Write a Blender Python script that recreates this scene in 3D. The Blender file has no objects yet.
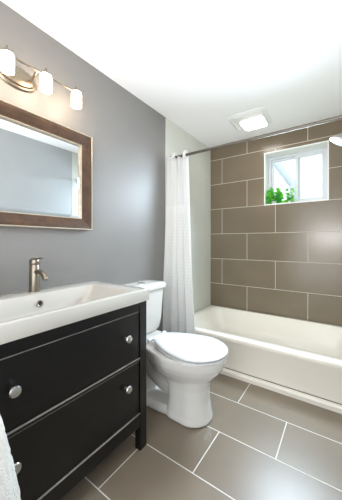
import bpy, bmesh, math, random
from mathutils import Vector, Matrix
random.seed(7)
sc = bpy.context.scene
C = sc.collection
PI = math.pi

# ------------------------------------------------------------------ camera
cd = bpy.data.cameras.new('camera'); cam = bpy.data.objects.new('camera', cd); C.objects.link(cam)
cam.location = (1.345, 0.0, 1.0955)
cam.rotation_euler = (PI/2, 0, math.radians(35.154))
cd.sensor_fit = 'HORIZONTAL'; cd.sensor_width = 36; cd.lens = 241.46/342*36
cd.shift_y = -(250-241.76)/342
cd.clip_start = 0.02
sc.camera = cam
# ------------------------------------------------------------------ world, lights, exposure
w = bpy.data.worlds.new('world'); sc.world = w; w.use_nodes = True
w.node_tree.nodes['Background'].inputs[0].default_value = (0.86, 0.93, 1.0, 1)
w.node_tree.nodes['Background'].inputs[1].default_value = 4.2
def area(name, loc, rot, sx, sy, power, col):
    l = bpy.data.lights.new(name, 'AREA'); l.shape = 'RECTANGLE'; l.size = sx; l.size_y = sy
    l.energy = power; l.color = col
    o = bpy.data.objects.new(name, l); C.objects.link(o); o.location = loc; o.rotation_euler = rot
    return o
area('doorway_fill', (0.95, -0.62, 1.15), (math.radians(132), 0, 0), 0.95, 1.9, 9, (1, 0.94, 0.87))  # unseen fill light added behind the camera, tilted up towards the ceiling
area('ceiling_fill', (1.2, 0.0, 1.2), (math.radians(143), 0, 0), 0.6, 0.5, 24, (1, 0.985, 0.975))  # added unseen area light, aimed up to brighten the ceiling
area('window_daylight', (0.95, 2.63, 1.76), (math.radians(-62), 0, 0), 0.56, 0.5, 34, (0.70, 0.86, 1)).data.spread = math.radians(125)
vs = sc.view_settings
vs.view_transform = 'Standard'; vs.look = 'None'; vs.gamma = 1; vs.use_curve_mapping = False
vs.exposure = -0.15

# ------------------------------------------------------------------ materials
def lin(c):
    return tuple(((x/255)/12.92 if x/255 <= .04045 else ((x/255+.055)/1.055)**2.4) for x in c) + (1,)
def mat(name, col, rough=.5, metal=0, vary=0, scale=8, bump=0, bscale=60, **kw):
    m = bpy.data.materials.new(name); m.use_nodes = True
    nt = m.node_tree; b = nt.nodes['Principled BSDF']
    c = lin(col)
    b.inputs['Base Color'].default_value = c
    b.inputs['Roughness'].default_value = rough; b.inputs['Metallic'].default_value = metal
    for k, v in kw.items():
        b.inputs[k.replace('_', ' ')].default_value = v
    tc = nt.nodes.new('ShaderNodeTexCoord')
    if vary:
        n = nt.nodes.new('ShaderNodeTexNoise'); n.inputs['Scale'].default_value = scale; n.inputs['Detail'].default_value = 5
        nt.links.new(tc.outputs['Object'], n.inputs['Vector'])
        r = nt.nodes.new('ShaderNodeValToRGB')
        r.color_ramp.elements[0].position = .3; r.color_ramp.elements[1].position = .7
        r.color_ramp.elements[0].color = tuple(x*(1-vary) for x in c[:3])+(1,)
        r.color_ramp.elements[1].color = tuple(min(1, x*(1+vary)) for x in c[:3])+(1,)
        nt.links.new(n.outputs['Fac'], r.inputs['Fac']); nt.links.new(r.outputs['Color'], b.inputs['Base Color'])
    if bump:
        n2 = nt.nodes.new('ShaderNodeTexNoise'); n2.inputs['Scale'].default_value = bscale; n2.inputs['Detail'].default_value = 4
        nt.links.new(tc.outputs['Object'], n2.inputs['Vector'])
        bp = nt.nodes.new('ShaderNodeBump'); bp.inputs['Strength'].default_value = bump; bp.inputs['Distance'].default_value = .005
        nt.links.new(n2.outputs['Fac'], bp.inputs['Height']); nt.links.new(bp.outputs['Normal'], b.inputs['Normal'])
    return m
def tile_mat(name, c1, c2, grout, axes, off, bw, rh, mortar, rough, vary=.06):
    m = bpy.data.materials.new(name); m.use_nodes = True
    nt = m.node_tree; N = nt.nodes.new; L = nt.links.new; b = nt.nodes['Principled BSDF']
    tc = N('ShaderNodeTexCoord'); sx = N('ShaderNodeSeparateXYZ'); L(tc.outputs['Object'], sx.inputs[0])
    cx = N('ShaderNodeCombineXYZ')
    for i, ax in enumerate(axes):
        ad = N('ShaderNodeMath'); ad.operation = 'SUBTRACT'; L(sx.outputs[ax], ad.inputs[0]); ad.inputs[1].default_value = off[i]
        L(ad.outputs[0], cx.inputs[i])
    br = N('ShaderNodeTexBrick'); L(cx.outputs[0], br.inputs['Vector'])
    br.offset = .5; br.offset_frequency = 2; br.squash = 1
    br.inputs['Color1'].default_value = lin(c1); br.inputs['Color2'].default_value = lin(c2); br.inputs['Mortar'].default_value = lin(grout)
    br.inputs['Scale'].default_value = 1; br.inputs['Mortar Size'].default_value = mortar; br.inputs['Mortar Smooth'].default_value = .1
    br.inputs['Brick Width'].default_value = bw; br.inputs['Row Height'].default_value = rh; br.inputs['Bias'].default_value = 0
    nz = N('ShaderNodeTexNoise'); nz.inputs['Scale'].default_value = 3.5; nz.inputs['Detail'].default_value = 6
    L(tc.outputs['Object'], nz.inputs['Vector'])
    mr = N('ShaderNodeMapRange'); mr.inputs[1].default_value = .3; mr.inputs[2].default_value = .7
    mr.inputs[3].default_value = 1-vary; mr.inputs[4].default_value = 1+vary
    L(nz.outputs['Fac'], mr.inputs[0])
    mx = N('ShaderNodeMix'); mx.data_type = 'RGBA'; mx.blend_type = 'MULTIPLY'; mx.inputs[0].default_value = 1
    L(br.outputs['Color'], mx.inputs[6]); L(mr.outputs[0], mx.inputs[7]); L(mx.outputs[2], b.inputs['Base Color'])
    rr = N('ShaderNodeMapRange'); rr.inputs[3].default_value = rough; rr.inputs[4].default_value = .85
    L(br.outputs['Fac'], rr.inputs[0]); L(rr.outputs[0], b.inputs['Roughness'])
    bp = N('ShaderNodeBump'); bp.inputs['Strength'].default_value = .5; bp.inputs['Distance'].default_value = .002; bp.invert = True
    L(br.outputs['Fac'], bp.inputs['Height']); L(bp.outputs['Normal'], b.inputs['Normal'])
    return m
def emit_mat(name, col, strength):
    m = bpy.data.materials.new(name); m.use_nodes = True
    b = m.node_tree.nodes['Principled BSDF']
    b.inputs['Base Color'].default_value = lin((245, 245, 240)); b.inputs['Roughness'].default_value = .3
    b.inputs['Emission Color'].default_value = lin(col); b.inputs['Emission Strength'].default_value = strength
    return m

M = {}
M['paint'] = mat('grey wall paint', (126, 123, 120), .45, vary=.02, scale=3, bump=.03, bscale=220)
M['paint_lit'] = mat('grey wall paint with painted lamp light', (172, 173, 172), .4, vary=.02, scale=3, bump=.03, bscale=220)  # grey lightened to paint in the vanity lamps' light on the right wall
M['ceil'] = mat('white ceiling paint', (250, 250, 250), .9, vary=.01, scale=2)
M['wall_tile'] = tile_mat('taupe wall tile', (115, 102, 83), (121, 108, 89), (205, 196, 182), (0, 2), (0.1573-.305, 1.1923), .61, .305, .0028, .22)
M['floor_tile'] = tile_mat('grey taupe floor tile', (128, 115, 99), (134, 121, 105), (226, 222, 214), (0, 1), (0.1605-.305, 1.6035-.305*20), .61, .305, .0028, .33)
M['pale_tile'] = tile_mat('pale shower tile', (208, 209, 200), (211, 212, 203), (218, 219, 211), (1, 2), (1.82, .285), .61, .305, .0018, .3, .03)
M['trimwhite'] = mat('white painted trim', (240, 240, 238), .35, vary=.01)
M['vinyl'] = mat('white window vinyl', (222, 226, 230), .35, vary=.01)
M['porcelain'] = mat('white porcelain', (222, 219, 214), .1, vary=.008, scale=3, Coat_Weight=.4)
M['tub'] = mat('almond white tub enamel', (240, 234, 222), .16, vary=.008, scale=3, Coat_Weight=.3)
M['sink'] = mat('glossy white sink ceramic', (186, 182, 175), .12, vary=.008, scale=3, Coat_Weight=.4)
M['seat'] = mat('white toilet seat plastic', (224, 225, 226), .22, vary=.006)
M['nickel'] = mat('brushed nickel', (140, 131, 117), .34, 1, vary=.05, scale=90)
M['chrome'] = mat('chrome', (215, 215, 215), .12, 1, vary=.02)
M['rodmetal'] = mat('dark brushed rod metal', (118, 112, 104), .5, 1, vary=.03)
M['edge'] = mat('painted edge highlight', (128, 122, 114), .4, vary=.25, scale=30)  # pale colour stands in for highlights on the dark wood edges
M['satin'] = mat('satin steel knob', (200, 198, 192), .28, 1, vary=.03)
M['dark'] = mat('dark hole', (22, 20, 19), .5, vary=.05)
M['rubber'] = mat('dark seam', (70, 66, 60), .7, vary=.05)
M['bulb'] = emit_mat('lit frosted glass shade', (255, 228, 196), 28)
M['lens'] = emit_mat('lit ceiling lens', (255, 252, 246), 15)
M['showerface'] = mat('grey nozzle plate', (200, 204, 206), .4, vary=.05, scale=60)
M['soil'] = mat('potting soil', (58, 44, 34), .95, vary=.3, scale=60)
M['pot'] = mat('white glazed pot', (240, 240, 238), .3, vary=.01)
M['stem'] = mat('green stem', (88, 120, 58), .6, vary=.1)
M['terry'] = mat('white terry cloth', (236, 234, 228), .95, vary=.04, scale=120, bump=1.0, bscale=260)
M['grass'] = mat('grass ground', (104, 122, 78), .95, vary=.25, scale=12)
M['gutter'] = mat('grey painted downspout', (160, 166, 174), .5, vary=.03)

def leaf_mat(name, col):
    m = mat(name, col, .4, vary=.35, scale=25)
    nt = m.node_tree; b = nt.nodes['Principled BSDF']; out = nt.nodes['Material Output']
    tr = nt.nodes.new('ShaderNodeBsdfTranslucent'); tr.inputs[0].default_value = lin(tuple(min(255, c*1.25) for c in col))
    mx = nt.nodes.new('ShaderNodeMixShader'); mx.inputs[0].default_value = .5
    nt.links.new(b.outputs[0], mx.inputs[1]); nt.links.new(tr.outputs[0], mx.inputs[2]); nt.links.new(mx.outputs[0], out.inputs[0])
    return m
M['leaf'] = leaf_mat('fresh green leaf', (140, 214, 84))
M['leaf2'] = leaf_mat('deep green leaf', (84, 180, 92))

def wood_dark():
    m = bpy.data.materials.new('black brown stained wood'); m.use_nodes = True
    nt = m.node_tree; N = nt.nodes.new; L = nt.links.new; b = nt.nodes['Principled BSDF']
    tc = N('ShaderNodeTexCoord'); mp = N('ShaderNodeMapping'); mp.inputs['Scale'].default_value = (14, 2, 14)
    L(tc.outputs['Object'], mp.inputs[0])
    n = N('ShaderNodeTexNoise'); n.inputs['Scale'].default_value = 3; n.inputs['Detail'].default_value = 8; L(mp.outputs[0], n.inputs['Vector'])
    r = N('ShaderNodeValToRGB'); r.color_ramp.elements[0].position = .35; r.color_ramp.elements[1].position = .75
    r.color_ramp.elements[0].color = lin((9, 8, 8)); r.color_ramp.elements[1].color = lin((19, 16, 14))
    L(n.outputs['Fac'], r.inputs[0]); L(r.outputs[0], b.inputs['Base Color']); b.inputs['Roughness'].default_value = .3
    b.inputs['Specular IOR Level'].default_value = .35; b.inputs['Coat Weight'].default_value = .06; b.inputs['Coat Roughness'].default_value = .12; b.inputs['Coat IOR'].default_value = 1.6
    return m
M['blackwood'] = wood_dark()
def wood_frame():
    m = bpy.data.materials.new('distressed brown wood'); m.use_nodes = True
    nt = m.node_tree; N = nt.nodes.new; L = nt.links.new; b = nt.nodes['Principled BSDF']
    tc = N('ShaderNodeTexCoord'); n = N('ShaderNodeTexNoise'); n.inputs['Scale'].default_value = 16; n.inputs['Detail'].default_value = 8; n.inputs['Roughness'].default_value = .7
    L(tc.outputs['Object'], n.inputs['Vector'])
    r = N('ShaderNodeValToRGB'); r.color_ramp.elements[0].position = .3; r.color_ramp.elements[1].position = .75
    r.color_ramp.elements[0].color = lin((44, 28, 17)); r.color_ramp.elements[1].color = lin((90, 63, 42))
    L(n.outputs['Fac'], r.inputs[0]); L(r.outputs[0], b.inputs['Base Color']); b.inputs['Roughness'].default_value = .4
    return m
M['frame'] = wood_frame()
M['bead'] = mat('champagne bead', (186, 174, 156), .35, .5, vary=.1, scale=40)
M['mirror'] = mat('mirror silver', (232, 236, 238), .02, 1, vary=.004)
def glass():
    m = bpy.data.materials.new('window glass'); m.use_nodes = True
    nt = m.node_tree; N = nt.nodes.new; L = nt.links.new
    nt.nodes.remove(nt.nodes['Principled BSDF'])
    t = N('ShaderNodeBsdfTransparent'); t.inputs[0].default_value = (.95, .98, .98, 1)
    g = N('ShaderNodeBsdfGlossy'); g.inputs['Roughness'].default_value = .02
    f = N('ShaderNodeFresnel'); f.inputs[0].default_value = 1.3
    mx = N('ShaderNodeMixShader'); L(f.outputs[0], mx.inputs[0]); L(t.outputs[0], mx.inputs[1]); L(g.outputs[0], mx.inputs[2])
    L(mx.outputs[0], nt.nodes['Material Output'].inputs[0])
    return m
M['glass'] = glass()
def curtain_mat():
    m = bpy.data.materials.new('white woven curtain fabric'); m.use_nodes = True
    nt = m.node_tree; N = nt.nodes.new; L = nt.links.new; b = nt.nodes['Principled BSDF']
    b.inputs['Roughness'].default_value = .85
    tc = N('ShaderNodeTexCoord'); wv = N('ShaderNodeTexWave'); wv.wave_type = 'BANDS'; wv.bands_direction = 'Z'
    wv.inputs['Scale'].default_value = 11; wv.inputs['Distortion'].default_value = .4
    L(tc.outputs['Object'], wv.inputs['Vector'])
    r = N('ShaderNodeValToRGB'); r.color_ramp.elements[0].color = lin((238, 238, 237)); r.color_ramp.elements[1].color = lin((243, 243, 243))
    L(wv.outputs['Fac'], r.inputs[0]); L(r.outputs[0], b.inputs['Base Color'])
    bp = N('ShaderNodeBump'); bp.inputs['Strength'].default_value = .3; bp.inputs['Distance'].default_value = .003
    L(wv.outputs['Fac'], bp.inputs['Height']); L(bp.outputs[0], b.inputs['Normal'])
    tr = N('ShaderNodeBsdfTranslucent'); tr.inputs[0].default_value = lin((240, 238, 234))
    mx = N('ShaderNodeMixShader'); mx.inputs[0].default_value = .35
    L(b.outputs[0], mx.inputs[1]); L(tr.outputs[0], mx.inputs[2])
    # sheer voile panel above the seam
    tp = N('ShaderNodeBsdfTransparent'); sx = N('ShaderNodeSeparateXYZ'); L(tc.outputs['Object'], sx.inputs[0])
    gt = N('ShaderNodeMath'); gt.operation = 'GREATER_THAN'; L(sx.outputs[2], gt.inputs[0]); gt.inputs[1].default_value = 1.43
    ml = N('ShaderNodeMath'); ml.operation = 'MULTIPLY'; L(gt.outputs[0], ml.inputs[0]); ml.inputs[1].default_value = .06
    m2 = N('ShaderNodeMixShader'); L(ml.outputs[0], m2.inputs[0]); L(mx.outputs[0], m2.inputs[1]); L(tp.outputs[0], m2.inputs[2])
    L(m2.outputs[0], nt.nodes['Material Output'].inputs[0])
    return m
M['curtain'] = curtain_mat()
def siding():
    m = bpy.data.materials.new('white clapboard siding'); m.use_nodes = True
    nt = m.node_tree; N = nt.nodes.new; L = nt.links.new; b = nt.nodes['Principled BSDF']
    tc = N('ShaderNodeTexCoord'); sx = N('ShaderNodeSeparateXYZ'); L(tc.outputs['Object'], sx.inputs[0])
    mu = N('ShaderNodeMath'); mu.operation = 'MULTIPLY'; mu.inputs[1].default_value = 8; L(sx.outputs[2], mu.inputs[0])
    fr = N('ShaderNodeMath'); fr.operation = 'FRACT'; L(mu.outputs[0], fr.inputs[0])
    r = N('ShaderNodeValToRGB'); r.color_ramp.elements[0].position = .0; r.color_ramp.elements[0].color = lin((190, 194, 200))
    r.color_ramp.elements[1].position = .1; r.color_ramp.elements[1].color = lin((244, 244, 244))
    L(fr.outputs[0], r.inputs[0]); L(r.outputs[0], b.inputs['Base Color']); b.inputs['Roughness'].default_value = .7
    return m
M['siding'] = siding()

# ------------------------------------------------------------------ mesh helpers
def obj(name, bm, m, parent=None, smooth=None, bevel=0, segs=2, subsurf=0, matrix=None):
    me = bpy.data.meshes.new(name)
    bmesh.ops.recalc_face_normals(bm, faces=bm.faces)
    if matrix is not None: bmesh.ops.transform(bm, matrix=matrix, verts=bm.verts)
    bm.to_mesh(me); bm.free()
    o = bpy.data.objects.new(name, me); C.objects.link(o)
    me.materials.append(m if not isinstance(m, str) else M[m])
    if parent is not None: o.parent = parent
    if bevel:
        b = o.modifiers.new('bevel', 'BEVEL'); b.width = bevel; b.segments = segs; b.profile = .35; b.limit_method = 'ANGLE'; b.angle_limit = math.radians(35)
    if subsurf:
        s = o.modifiers.new('subsurf', 'SUBSURF'); s.levels = subsurf; s.render_levels = subsurf
    if smooth:
        me.polygons.foreach_set('use_smooth', [True]*len(me.polygons))
        if smooth != 180: me.set_sharp_from_angle(angle=math.radians(smooth))
    return o
def thing(name, label, cat, loc=(0, 0, 0), group=None):
    o = bpy.data.objects.new(name, None); C.objects.link(o); o.empty_display_size = .1
    o.location = loc; o['label'] = label; o['category'] = cat
    if group: o['group'] = group
    return o
def tag(o, label, cat, group=None):
    o['label'] = label; o['category'] = cat
    if group: o['group'] = group
    return o
def struct(o):
    o['kind'] = 'structure'; return o
def box(bm, x0, x1, y0, y1, z0, z1):
    v = [bm.verts.new((x, y, z)) for x in (x0, x1) for y in (y0, y1) for z in (z0, z1)]
    for f in ((0, 1, 3, 2), (4, 6, 7, 5), (0, 4, 5, 1), (2, 3, 7, 6), (0, 2, 6, 4), (1, 5, 7, 3)):
        bm.faces.new([v[i] for i in f])
    return bm
def B(*a):
    return box(bmesh.new(), *a)
def loft(bm, rings, cap0=True, cap1=True):
    R = [[bm.verts.new(p) for p in r] for r in rings]
    n = len(R[0])
    for a, b in zip(R[:-1], R[1:]):
        for i in range(n):
            bm.faces.new((a[i], a[(i+1) % n], b[(i+1) % n], b[i]))
    if cap0: bm.faces.new(R[0][::-1])
    if cap1: bm.faces.new(R[-1])
    return bm
def rrect(x0, x1, y0, y1, r, z, n=6):
    P = []
    r = min(r, (x1-x0)/2-1e-4, (y1-y0)/2-1e-4)
    for cx, cy, a0 in ((x1-r, y1-r, 0), (x0+r, y1-r, PI/2), (x0+r, y0+r, PI), (x1-r, y0+r, 1.5*PI)):
        for i in range(n+1):
            a = a0+PI/2*i/n
            P.append((cx+r*math.cos(a), cy+r*math.sin(a), z))
    return P
def tube(bm, pts, rad, n=14, cap=True):
    pts = [Vector(p) for p in pts]
    if not isinstance(rad, (list, tuple)): rad = [rad]*len(pts)
    rings = []; prev = None
    for i, p in enumerate(pts):
        t = (pts[min(i+1, len(pts)-1)]-pts[max(i-1, 0)]).normalized()
        if prev is None:
            u = t.orthogonal().normalized()
        else:
            u = (prev-t*prev.dot(t)).normalized()
        prev = u; v = t.cross(u)
        rings.append([p+rad[i]*(u*math.cos(2*PI*k/n)+v*math.sin(2*PI*k/n)) for k in range(n)])
    return loft(bm, rings, cap, cap)
def lathe(bm, prof, n=28, mtx=None, cap0=True, cap1=True):
    rings = []
    for r, z in prof:
        ring = [Vector((max(r, 1e-4)*math.cos(2*PI*k/n), max(r, 1e-4)*math.sin(2*PI*k/n), z)) for k in range(n)]
        if mtx is not None: ring = [mtx @ p for p in ring]
        rings.append(ring)
    return loft(bm, rings, cap0, cap1)
def aim(loc, d):
    return Matrix.Translation(loc) @ Vector(d).to_track_quat('Z', 'Y').to_matrix().to_4x4()
def smoothpts(pts, k=8):
    pts = [Vector(p) for p in pts]; out = []
    for i in range(len(pts)-1):
        p0 = pts[max(i-1, 0)]; p1 = pts[i]; p2 = pts[i+1]; p3 = pts[min(i+2, len(pts)-1)]
        for j in range(k):
            t = j/k
            out.append(.5*((2*p1)+(-p0+p2)*t+(2*p0-5*p1+4*p2-p3)*t*t+(-p0+3*p1-3*p2+p3)*t**3))
    out.append(pts[-1]); return out

# ------------------------------------------------------------------ room shell
RW, YB, ZC, YF = 1.53, 2.77, 2.26, -0.5
TY = 1.82           # shower tile starts
struct(obj('floor', B(-.12, RW+.12, YF-.8, YB+.16, -.1, 0), 'floor_tile'))
struct(obj('ceiling', B(-.12, RW+.12, YF-.8, YB+.16, ZC, ZC+.1), 'ceil'))
struct(obj('wall_left', B(-.12, 0, YF, TY, 0, ZC), 'paint'))
struct(obj('wall_left_shower', B(-.12, .004, TY, YB, 0, ZC), 'pale_tile'))
struct(obj('wall_right', B(RW, RW+.12, YF, TY, 0, ZC), 'paint_lit'))
struct(obj('wall_right_shower', B(RW-.004, RW+.12, TY, YB, 0, ZC), 'pale_tile'))
WX0, WX1, WZ0, WZ1 = .652, 1.25, 1.494, 2.07
bm = bmesh.new()
box(bm, -.12, WX0, YB, YB+.22, 0, ZC); box(bm, WX1, RW+.12, YB, YB+.22, 0, ZC)
box(bm, WX0, WX1, YB, YB+.22, 0, WZ0); box(bm, WX0, WX1, YB, YB+.22, WZ1, ZC)
struct(obj('wall_back', bm, 'wall_tile'))
bm = bmesh.new()      # wall behind the viewer with the doorway
box(bm, -.12, .45, YF-.12, YF, 0, ZC); box(bm, 1.45, RW+.12, YF-.12, YF, 0, ZC); box(bm, .45, 1.45, YF-.12, YF, 2.05, ZC)
struct(obj('wall_front', bm, 'paint'))
# white lining of the window opening
bm = bmesh.new(); t = .012
box(bm, WX0, WX0+t, YB-.004, YB+.16, WZ0, WZ1); box(bm, WX1-t, WX1, YB-.004, YB+.16, WZ0, WZ1)
box(bm, WX0+t, WX1-t, YB-.004, YB+.16, WZ0, WZ0+t); box(bm, WX0+t, WX1-t, YB-.004, YB+.16, WZ1-t, WZ1)
struct(obj('trim_1', bm, 'trimwhite'))
# slider window
win = bpy.data.objects.new('window_1', None); C.objects.link(win); win.location = (0, YB+.13, 0); struct(win)
def framebm(x0, x1, z0, z1, wd, y0, y1):
    b = bmesh.new()
    box(b, x0, x0+wd, y0, y1, z0, z1); box(b, x1-wd, x1, y0, y1, z0, z1)
    box(b, x0+wd, x1-wd, y0, y1, z0, z0+wd); box(b, x0+wd, x1-wd, y0, y1, z1-wd, z1); return b
obj('window_frame', framebm(WX0+t, WX1-t, WZ0+t, WZ1-t, .022, .03, .075), 'vinyl', win, bevel=.002)
s1 = obj('sash', framebm(WX0+.034, .985, WZ0+.034, WZ1-.034, .028, .055, .073), 'vinyl', win, bevel=.002)
obj('pane', B(WX0+.062, .957, .062, .066, WZ0+.062, WZ1-.062), 'glass', s1)
s2 = obj('sash', framebm(.935, WX1-.034, WZ0+.034, WZ1-.034, .032, .033, .053), 'vinyl', win, bevel=.002)
obj('pane', B(.967, WX1-.066, .041, .045, WZ0+.066, WZ1-.066), 'glass', s2)
# white strip along the foot of the tub
struct(obj('trim_2', loft(bmesh.new(), [[(x, 1.902, .001), (x, 1.876, .001), (x, 1.876, .03), (x, 1.884, .042), (x, 1.902, .045)] for x in (.006, RW-.006)]), 'tub'))

# ------------------------------------------------------------------ outside
gr = struct(obj('ground', B(-6, 8, YB+.23, 12, 1.2, 1.3), 'grass'))
house = thing('neighbour_house', 'white clapboard house wall outside beyond the window', 'house', (0, 6.0, 1.3))
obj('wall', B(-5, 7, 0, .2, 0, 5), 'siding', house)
gs = obj('downspout', tube(bmesh.new(), smoothpts([(.05, -.10, 3.2), (.05, -.10, 1.85), (.10, -.1, 1.66), (.44, -.1, 1.12), (.50, -.1, .96), (.50, -.1, .05)], 6), .085, 14), 'gutter', house, 40)

# ------------------------------------------------------------------ bathtub
tub = thing('bathtub', 'white alcove bathtub with plain apron along the tiled back wall', 'bathtub', (0, 1.9, 0))
X0, X1, Y0, Y1, ZR = .006, RW-.006, .006, .866, .308
rings = [rrect(X0, X1, Y0+.006, Y1, .008, .045), rrect(X0, X1, Y0+.004, Y1, .008, ZR-.045), rrect(X0, X1, Y0-.002, Y1, .010, ZR-.038),
         rrect(X0, X1, Y0-.002, Y1, .012, ZR-.014), rrect(X0+.002, X1-.002, Y0+.002, Y1-.002, .014, ZR-.004), rrect(X0+.008, X1-.008, Y0+.010, Y1-.006, .02, ZR),
         rrect(X0+.06, X1-.06, Y0+.062, Y1-.045, .10, ZR), rrect(X0+.066, X1-.066, Y0+.070, Y1-.050, .10, ZR-.004), rrect(X0+.072, X1-.072, Y0+.077, Y1-.055, .10, ZR-.014),
         rrect(X0+.13, X1-.10, Y0+.11, Y1-.10, .12, .14), rrect(X0+.17, X1-.13, Y0+.14, Y1-.13, .12, .085), rrect(X0+.22, X1-.17, Y0+.18, Y1-.17, .10, .07)]
obj('shell', loft(bmesh.new(), rings), 'tub', tub, 50)
obj('drain', lathe(bmesh.new(), [(.001, .0705), (.026, .0705), (.028, .074), (.02, .076), (.001, .075)], mtx=Matrix.Translation((1.25, .43, 0))), 'chrome', tub, 60)

# ------------------------------------------------------------------ shower curtain and rod
rod = thing('curtain_rod', 'slim chrome shower curtain rod spanning above the bathtub', 'curtain rod', (0, 1.90, 1.897))
obj('rod', tube(bmesh.new(), [(.012, 0, 0), (RW-.012, 0, 0)], .0115, 16), 'rodmetal', rod, 60)
for x, d in ((.005, 1), (RW-.005, -1)):
    obj('flange', lathe(bmesh.new(), [(.026, 0), (.026, .008), (.017, .018), (.015, .03), (.001, .03)], mtx=aim((x, 0, 0), (d, 0, 0))), 'chrome', rod, 60)
cur = thing('shower_curtain', 'white waffle weave shower curtain bunched at the left end of the rod', 'curtain', (0, 1.9, 0))
bm = bmesh.new(); NS, NZ = 150, 60; V = []
for j in range(NZ+1):
    f = j/NZ; z = .13+(1.888-.13)*f
    W = .195+.105*(1-f)**.9; row = []
    yc = -.01-.05*min(1, (1-f)*1.6)
    A = .020+.016*(1-f)
    for i in range(NS+1):
        s = i/NS
        ph = 2*PI*3.5*s-.6
        x = .008+s*W+.008*math.sin(2*ph+.5)*(1-f)
        y = yc-.055*max(0, 1-s/.3)**2+A*math.sin(ph+.6*math.sin(2*f))+.008*math.sin(2.3*ph+1.3+2*f)*(1-f*.5)
        row.append(bm.verts.new((x, y, z)))
    V.append(row)
for j in range(NZ):
    for i in range(NS):
        bm.faces.new((V[j][i], V[j][i+1], V[j+1][i+1], V[j+1][i]))
cl = obj('cloth', bm, 'curtain', cur, 180)
so = cl.modifiers.new('solid', 'SOLIDIFY'); so.thickness = .0025
for k, x in enumerate((.05, .17)):
    pts = [(x+.012*math.sin(a)*.3, .0+.024*math.cos(a), 1.9035+.036*math.sin(a)) for a in [2*PI*i/20 for i in range(21)]]
    rings = [[(p[0]-.014, p[1], p[2]), (p[0]+.014, p[1], p[2]), (p[0]+.014, .0+(p[1]-.0)*.88, 1.9035+(p[2]-1.9035)*.9), (p[0]-.014, .0+(p[1]-.0)*.88, 1.9035+(p[2]-1.9035)*.9)] for p in pts]
    obj('loop', loft(bmesh.new(), rings, False, False), 'trimwhite', cur, 40)

# ------------------------------------------------------------------ shower head
sh = thing('shower_fixture', 'chrome bell shower head on an arm from the right wall', 'shower head', (RW-.004, 2.33, 2.04))
nrm = Vector((-.47, 0, -.88)).normalized()
cen = Vector((1.362-(RW-.004), 0, 1.876-2.04))
mt = aim(cen, nrm)
obj('head', lathe(bmesh.new(), [(.013, -.10), (.019, -.092), (.026, -.078), (.062, -.042), (.098, -.008), (.101, -.003), (.101, .003), (.094, .006), (.001, .006)], 36, mt), 'satin', sh, 40)
obj('nozzle_plate', lathe(bmesh.new(), [(.088, .0055), (.088, .009), (.001, .009)], 36, mt), 'showerface', sh, 40)
e = cen-nrm*.088
obj('arm', tube(bmesh.new(), smoothpts([(0, 0, 0), (-.03, 0, .004), e+Vector((.04, 0, .065)), e], 8), .010, 14), 'chrome', sh, 60)
obj('flange', lathe(bmesh.new(), [(.03, 0), (.03, .004), (.016, .014), (.001, .014)], mtx=aim((0, 0, 0), (-1, 0, 0))), 'chrome', sh, 60)

# ------------------------------------------------------------------ toilet
toi = thing('toilet', 'white two-piece toilet with closed lid beside the black vanity', 'toilet', (0, 1.335, 0))
def egg(xb, xf, hw, z, n=44, sq=2.6, xm=None, tp=0):
    xm = xm if xm is not None else xb+(xf-xb)*.45
    P = []
    for k in range(n):
        a = 2*PI*k/n; c, s = math.cos(a), math.sin(a)
        if c >= 0:
            x = xm+(xf-xm)*abs(c)**(2/2.05); y = hw*math.copysign(abs(s)**(2/2.05), s)
        else:
            x = xm-(xm-xb)*abs(c)**(2/sq); y = hw*math.copysign(abs(s)**(2/sq), s)
            y *= 1-tp*((xm-x)/(xm-xb))**1.3
        P.append((x, y, z))
    return P
bm = bmesh.new()
# bowl
loft(bm, [egg(.40, .665, .085, .18), egg(.36, .685, .112, .235), egg(.30, .72, .145, .275), egg(.25, .757, .172, .315, tp=.2), egg(.215, .780, .187, .35, tp=.25), egg(.20, .790, .193, .38, tp=.3), egg(.20, .792, .193, .40, tp=.3), egg(.205, .786, .188, .408, tp=.3)])
# front column and foot
loft(bm, [egg(.43, .700, .126, .002, xm=.57, sq=5), egg(.43, .700, .126, .02, xm=.57, sq=5), egg(.435, .694, .120, .05, xm=.57, sq=5), egg(.44, .682, .113, .12, xm=.57, sq=5), egg(.435, .680, .110, .2, xm=.57, sq=5), egg(.41, .695, .116, .26, xm=.57, sq=4)])
loft(bm, [egg(.13, .62, .118, .002, sq=5), egg(.13, .62, .118, .03, sq=5), egg(.15, .62, .098, .055, sq=5)])
# trapway
tube(bm, smoothpts([(.50, 0, .24), (.40, 0, .16), (.30, 0, .20), (.25, 0, .27), (.20, 0, .23), (.19, 0, .05)], 6), .078, 18)
loft(bm, [rrect(.10, .40, -.095, .095, .05, .24), rrect(.05, .42, -.12, .12, .05, .30), rrect(.03, .40, -.145, .145, .05, .36), rrect(.025, .36, -.152, .152, .05, .405)])
bw = obj('bowl', bm, 'porcelain', toi, 180)
rm = bw.modifiers.new('remesh', 'REMESH'); rm.mode = 'VOXEL'; rm.voxel_size = .006; rm.use_smooth_shade = True
sm = bw.modifiers.new('smooth', 'SMOOTH'); sm.factor = .5; sm.iterations = 6
def seg(xf, hw, z, xb=.305, sq=3.4, tp=.42, dy=-.012): return [(x, y+dy, z_) for x, y, z_ in egg(xb, xf, hw, z, 60, sq, .60, tp)]
obj('seat', loft(bmesh.new(), [seg(.765, .150, .4135), seg(.792, .179, .4145), seg(.797, .183, .4165), seg(.797, .183, .4225), seg(.790, .176, .4245)]), 'seat', toi, 50)
obj('lid', loft(bmesh.new(), [seg(.765, .150, .4325), seg(.795, .181, .4335), seg(.801, .186, .4355), seg(.801, .186, .4405), seg(.796, .182, .4455), seg(.777, .168, .4495), seg(.70, .11, .452, .38), seg(.62, .03, .453, .48)]), 'seat', toi, 40)
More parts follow.
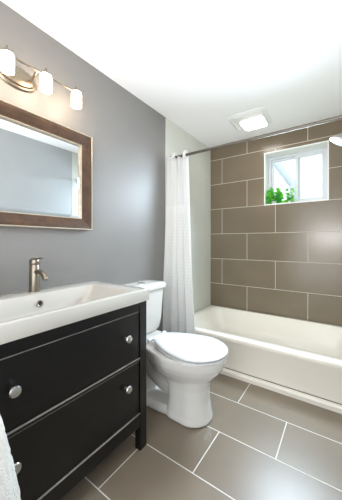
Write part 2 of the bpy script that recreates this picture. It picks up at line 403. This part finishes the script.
for s in (-1, 1):
    obj('hinge', tube(bmesh.new(), [(.285, s*.075-.022, .428), (.285, s*.075+.022, .428)], .013, 14), 'seat', toi, 50)
obj('tank', loft(bmesh.new(), [rrect(.03, .170, -.135, .165, .035, .412), rrect(.022, .185, -.151, .181, .04, .435), rrect(.018, .195, -.16, .19, .04, .50), rrect(.012, .205, -.175, .205, .04, .735)]), 'porcelain', toi, 50)
tl = obj('tank_lid', loft(bmesh.new(), [rrect(.008, .213, -0.184, 0.214, .04, .7365), rrect(.004, .220, -0.190, 0.220, .045, .742), rrect(.004, .222, -0.192, 0.222, .045, .765), rrect(.008, .217, -0.187, 0.217, .042, .775), rrect(.02, .205, -0.175, 0.205, .04, .781), rrect(.06, .16, -0.105, 0.135, .03, .783)]), 'porcelain', toi, 40)
obj('flush_button', lathe(bmesh.new(), [(.028, 0), (.028, .004), (.025, .006), (.001, .006)], mtx=Matrix.Translation((.12, .015, .7826))), 'chrome', tl, 40)

# ------------------------------------------------------------------ vanity cabinet
CY0, CY1, CXF, CT = .19, .99, .487, .783
van = thing('vanity_cabinet', 'black-brown two-drawer wooden vanity cabinet on four legs under the sink', 'cabinet', (0, .59, 0))
def vb(name, x0, x1, y0, y1, z0, z1, bev=.002, parent=van):
    return obj(name, B(x0, x1, y0-.59, y1-.59, z0, z1), 'blackwood', parent, bevel=bev)
LW = .05
for x0 in (.015, CXF-LW+.012):
    for y0 in (CY0, CY1-LW):
        vb('leg', x0, x0+LW-.012, y0, y0+LW, 0, CT)
for y0 in (CY0+.006, CY1-.022):
    vb('side_panel', .053, CXF-LW+.012, y0, y0+.016, .125, CT)
vb('back_panel', .018, .03, CY0+LW, CY1-LW, .125, CT-.09)
vb('bottom_panel', .03, CXF-.03, CY0+.022, CY1-.022, .13, .142, .001)
YL, YR = CY0+LW, CY1-LW
vb('top_rail', CXF-.024, CXF-.004, YL, YR, .731, CT, .003)
vb('middle_rail', CXF-.03, CXF+.001, YL, YR, .473, .488, .004)
vb('bottom_rail', CXF-.03, CXF-.002, YL, YR, .125, .198, .005)
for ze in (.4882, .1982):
    obj('edge_highlight', B(CXF-.006, CXF+.0015, YL-.59, YR-.59, ze-.0015, ze+.0006), 'edge', van)['label'] = 'painted pale highlight on rail edge'  # strips painted pale to imitate light caught along the rail edges
for z0, z1 in ((.4895, .7295), (.1995, .4715)):
    d = vb('drawer', CXF-.024, CXF-.006, YL+.003, YR-.003, z0, z1, .004)
    obj('edge_highlight', B(CXF-.0085, CXF-.0045, YL+.004-.59, YR-.004-.59, z1-.0018, z1+.0003), 'edge', d)['label'] = 'painted pale highlight on drawer top edge'  # painted highlight along the top of the drawer front
    bx = bmesh.new(); box(bx, .06, CXF-.025, YL+.03-.59, YL+.042-.59, z0+.03, z1-.07); box(bx, .06, CXF-.025, YR-.042-.59, YR-.03-.59, z0+.03, z1-.07)
    box(bx, .06, CXF-.025, YL+.042-.59, YR-.042-.59, z0+.03, z0+.04); box(bx, .06, .072, YL+.042-.59, YR-.042-.59, z0+.04, z1-.07)
    obj('drawer_box', bx, 'blackwood', d)
    zk = .622 if z0 > .4 else .378
    for yk in (.34, .84):
        obj('knob', lathe(bmesh.new(), [(.007, -.001), (.007, .008), (.006, .013), (.010, .017), (.0165, .021), (.018, .025), (.016, .029), (.009, .032), (.001, .0325)], 24, aim((CXF-.006, yk-.59, zk), (1, 0, 0))), 'satin', d, 40)

# ------------------------------------------------------------------ washbasin
SX1, SY0, SY1, SZ = .502, .182, .998, .845
bas = thing('washbasin', 'wide white ceramic sink top with rectangular basin on the black vanity', 'sink', (0, .59, CT))
def rr(x0, x1, y0, y1, r, z): return rrect(x0, x1, y0-.59, y1-.59, r, z-CT)
BX0, BX1, BY0, BY1 = .148, .474, .25, .895
rings = [rr(.003, SX1-.002, SY0+.002, SY1-.002, .006, CT), rr(.001, SX1, SY0, SY1, .008, CT+.004), rr(.001, SX1, SY0, SY1, .008, SZ-.006), rr(.003, SX1-.002, SY0+.002, SY1-.002, .008, SZ-.0015), rr(.007, SX1-.006, SY0+.006, SY1-.006, .008, SZ),
         rr(BX0-.004, BX1+.004, BY0-.004, BY1+.004, .035, SZ), rr(BX0, BX1, BY0, BY1, .033, SZ-.001), rr(BX0+.006, BX1-.005, BY0+.008, BY1-.008, .032, SZ-.006),
         rr(BX0+.02, BX1-.015, BY0+.05, BY1-.06, .04, SZ-.07), rr(BX0+.032, BX1-.025, BY0+.075, BY1-.085, .05, SZ-.098), rr(BX0+.06, BX1-.05, BY0+.12, BY1-.13, .05, SZ-.110), rr(.25, .36, .53, .67, .04, SZ-.114)]
obj('basin', loft(bmesh.new(), rings, False, True), 'sink', bas, 50)
mo = aim((BX0+.0155, -.006, SZ-.046-CT), (1, 0, .22))
ov = obj('overflow_ring', lathe(bmesh.new(), [(.009, .0), (.0155, -.001), (.0165, .003), (.013, .0055), (.010, .004)], 24, mo, False, False), 'nickel', bas, 60)
obj('overflow_hole', lathe(bmesh.new(), [(.011, .001), (.011, .0025), (.001, .0025)], 20, mo), 'dark', ov)
obj('drain', lathe(bmesh.new(), [(.032, -.002), (.032, .002), (.027, .004), (.001, .0045)], 28, Matrix.Translation((.305, .01, SZ-.113-CT))), 'chrome', bas, 40)

# ------------------------------------------------------------------ faucet
fau = thing('faucet', 'brushed nickel single-lever faucet standing on the back of the sink', 'faucet', (.075, .602, SZ))
obj('body', lathe(bmesh.new(), [(.0275, 0), (.0275, .004), (.0245, .006), (.0235, .13), (.0225, .132), (.0225, .136), (.0235, .138), (.0235, .158), (.021, .162), (.001, .162)], 32), 'nickel', fau, 35)
obj('spout', tube(bmesh.new(), smoothpts([(.010, 0, .098), (.045, 0, .101), (.08, 0, .094), (.102, 0, .078), (.108, 0, .068)], 6), [.012]*22+[.0125]*3, 18), 'nickel', fau, 50)
obj('lever', loft(bmesh.new(), [[(x, -w_, z), (x, w_, z), (x, w_, z+.006), (x, -w_, z+.006)] for x, w_, z in ((-.018, .008, .1612), (.01, .009, .1615), (.05, .007, .1655), (.085, .0055, .169))]), 'nickel', fau, bevel=.002)

# ------------------------------------------------------------------ mirror
mir = thing('mirror', 'wide mirror in a brown wood frame on the grey wall', 'mirror', (0, .59, 1.468))
HY, HZ = .388, .297
def framering(prof):
    # prof: list of (inset, x)
    rings = []
    for ins, x in prof:
        rings.append([(x, -HY+ins, -HZ+ins), (x, HY-ins, -HZ+ins), (x, HY-ins, HZ-ins), (x, -HY+ins, HZ-ins)])
    return loft(bmesh.new(), rings, False, False)
obj('frame', framering([(0.0005, .002), (0.0005, .036), (.006, .0385), (.02, .0375), (.045, .029), (.062, .0215), (.066, .020), (.066, .002), (0.0005, .002)]), 'frame', mir)
obj('outer_bead', framering([(-.001, .022), (-.0015, .038), (.001, .0415), (.005, .041), (.007, .0375), (.0015, .03), (-.001, .022)]), 'bead', mir)
obj('inner_bead', framering([(.0655, .0195), (.0655, .022), (.0675, .0235), (.070, .0225), (.071, .018), (.071, .009), (.0655, .0195)]), 'bead', mir)
g = obj('glass', B(.004, .0125, -HY+.087, HY-.087, -HZ+.087, HZ-.087), 'mirror', mir)
obj('bevelled_edge', framering([(.068, .009), (.0875, .0125), (.0875, .004), (.068, .004), (.068, .009)]), 'mirror', mir)

# ------------------------------------------------------------------ vanity light
vl = thing('vanity_light', 'four-light brushed nickel vanity bar with frosted shades above the mirror', 'wall light', (0, .55, 1.925))
n = 40
def oval(a, b, x): return [(x, a*math.cos(2*PI*k/n), b*math.sin(2*PI*k/n)) for k in range(n)]
obj('backplate', loft(bmesh.new(), [oval(.098, .056, .001), oval(.098, .056, .008), oval(.092, .050, .013), oval(.084, .043, .013), oval(.078, .037, .022), oval(.07, .03, .024)]), 'nickel', vl, 30)
obj('bar', tube(bmesh.new(), [(.105, -.30, .024), (.105, .30, .024)], .0045, 12), 'nickel', vl, 60)
for y in (-.05, .05):
    obj('bracket', tube(bmesh.new(), smoothpts([(.02, y, .0), (.06, y, .0), (.105, y, .024)], 6), .006, 12), 'nickel', vl, 60)
for y in (-.26, -.0865, .0865, .26):
    s = obj('lamp_shade', lathe(bmesh.new(), [(.018, .018), (.024, .015), (.0265, .007), (.027, -.005), (.027, -.064), (.025, -.065), (.025, -.006), (.022, .004), (.018, .010)], 28, Matrix.Translation((.12, y, 0)), False, False), 'bulb', vl, 50)
    obj('bulb', lathe(bmesh.new(), [(.008, .005), (.012, -.005), (.022, -.03), (.024, -.045), (.016, -.058), (.001, -.063)], 18, Matrix.Translation((.12, y, 0))), 'bulb', s, 60)
    obj('cap', lathe(bmesh.new(), [(.019, .014), (.019, .026), (.012, .031), (.005, .038), (.004, .05), (.001, .054)], 20, Matrix.Translation((.12, y, 0))), 'nickel', s, 40)

# ------------------------------------------------------------------ ceiling fan light
cf = thing('ceiling_light', 'square white ceiling fan light with lit lens above the tub', 'ceiling light', (.635, 2.32, ZC))
def sq(h, z, r=.05): return rrect(-h, h, -h, h, r, z, 8)
obj('housing', loft(bmesh.new(), [sq(.172, -.001, .06), sq(.172, -.006, .06), sq(.165, -.010, .055), sq(.150, -.011, .05), sq(.146, -.006, .045), sq(.140, -.006, .045), sq(.134, -.012, .04), sq(.05, -.014, .02)]), 'trimwhite', cf, 40)
def sq2(h, z, r=.03): return [(x+.02, y+.05, z) for x, y, z in sq(h, z, r)]
obj('lens_rim', loft(bmesh.new(), [sq2(.118, -.012), sq2(.115, -.022), sq2(.111, -.025), sq2(.107, -.025), sq2(.106, -.02)], True, False), 'trimwhite', cf, 40)
obj('lens', loft(bmesh.new(), [sq2(.1055, -.014), sq2(.1045, -.028), sq2(.098, -.033), sq2(.06, -.035)]), 'lens', cf, 40)

# ------------------------------------------------------------------ towel
hk = thing('towel_hook', 'small chrome hook on the left stile of the vanity holding the towel', 'hook', (CXF, .215, .70))
obj('plate', B(.0005, .005, -.012, .012, -.022, .022), 'chrome', hk, bevel=.002)
obj('arm', tube(bmesh.new(), smoothpts([(.005, 0, 0), (.03, 0, -.006), (.05, 0, -.004), (.058, 0, .014)], 6), .004, 10), 'chrome', hk, 60)
bm = bmesh.new(); rings = []
NA = 96
for z, a, b, cx in ((.705, .004, .004, .53), (.702, .018, .014, .532), (.69, .03, .022, .535), (.66, .047, .027, .54), (.62, .062, .032, .542), (.56, .076, .035, .544), (.50, .088, .037, .545), (.44, .095, .038, .546), (.38, .104, .039, .547), (.30, .112, .040, .548), (.22, .118, .041, .548), (.17, .12, .041, .548), (.165, .115, .038, .548)):
    r = []
    for k in range(NA):
        t_ = 2*PI*k/NA
        p = 1+min(1, (.71-z)*8)*(.10*math.sin(5*t_+z*3)+.07*math.sin(9*t_+1.3-z*4))
        r.append((cx+.9*b*p*math.cos(t_), +.221+.93*a*p*math.sin(t_), z))
    rings.append(r)
tw = obj('hand_towel', loft(bm, rings), 'terry', None, 180, subsurf=1)
tag(tw, 'fluffy white hand towel hanging at the left front of the vanity', 'towel')
tx = bpy.data.textures.new('terry', 'CLOUDS'); tx.noise_scale = .012
sb = tw.modifiers.new('sub2', 'SUBSURF'); sb.levels = 1; sb.render_levels = 1
dp = tw.modifiers.new('fluff', 'DISPLACE'); dp.texture = tx; dp.strength = .008; dp.mid_level = .5

# ------------------------------------------------------------------ potted plants on the window sill
def plant(name, label, x, y, spread, height, nleaf, size, potr):
    z0 = WZ0+.0125
    p = thing(name, label, 'potted plant', (x, y, z0), None)
    obj('pot', lathe(bmesh.new(), [(potr*.7, 0), (potr, potr*1.3), (potr*1.05, potr*1.35), (potr*.95, potr*1.4), (potr*.9, potr*1.25)], 24, None, True, False), 'pot', p, 50)
    obj('soil', lathe(bmesh.new(), [(potr*.88, potr*1.1), (potr*.88, potr*1.25), (.001, potr*1.28)], 20), 'soil', p)
    st = bmesh.new(); lf = [bmesh.new(), bmesh.new()]
    for i in range(nleaf):
        a = random.uniform(0, 2*PI); rr_ = spread*math.sqrt(random.random())
        zz = height*random.uniform(.12, 1)*(1-.35*(rr_/spread)**2)
        tip = Vector((rr_*math.cos(a)*1.25, max(-.06, min(.03, rr_*math.sin(a)*.8-.01)), zz))
        tip.x = max(tip.x, WX0+.012-x)
        if i % 3 == 0:
            tube(st, smoothpts([(0, 0, potr*1.2), (tip.x*.4, tip.y*.4, zz*.6+.02), tip], 4), .0012, 5)
        d = Vector((math.cos(a), math.sin(a)*.5-.5, random.uniform(-.6, .6))).normalized()
        side = d.cross(Vector((random.uniform(-.3, .3), -1, .7))).normalized(); up = side.cross(d)
        s_ = size*random.uniform(.7, 1.25); b = lf[i % 2]
        prof = ((0, .05), (.2, .42), (.45, .5), (.75, .3), (1, .02))
        Lr = [[b.verts.new(tip+d*(s_*u)+side*(sg*s_*wd)+up*(s_*(.10*abs(sg)-.15*u*u))) for sg in (-1, 0, 1)] for u, wd in prof]
        for r0, r1 in zip(Lr[:-1], Lr[1:]):
            for q in (0, 1): b.faces.new((r0[q], r0[q+1], r1[q+1], r1[q]))
    obj('stem', st, 'stem', p)
    obj('foliage', lf[0], 'leaf', p, 180); obj('foliage', lf[1], 'leaf2', p, 180)
plant('potted_ivy', 'bushy green ivy in a white pot at the left end of the window sill', .735, YB+.085, .056, .185, 110, .042, .030)
plant('potted_herb', 'small green sprig in a white pot to the right of the ivy', .895, YB+.085, .030, .165, 30, .034, .020)
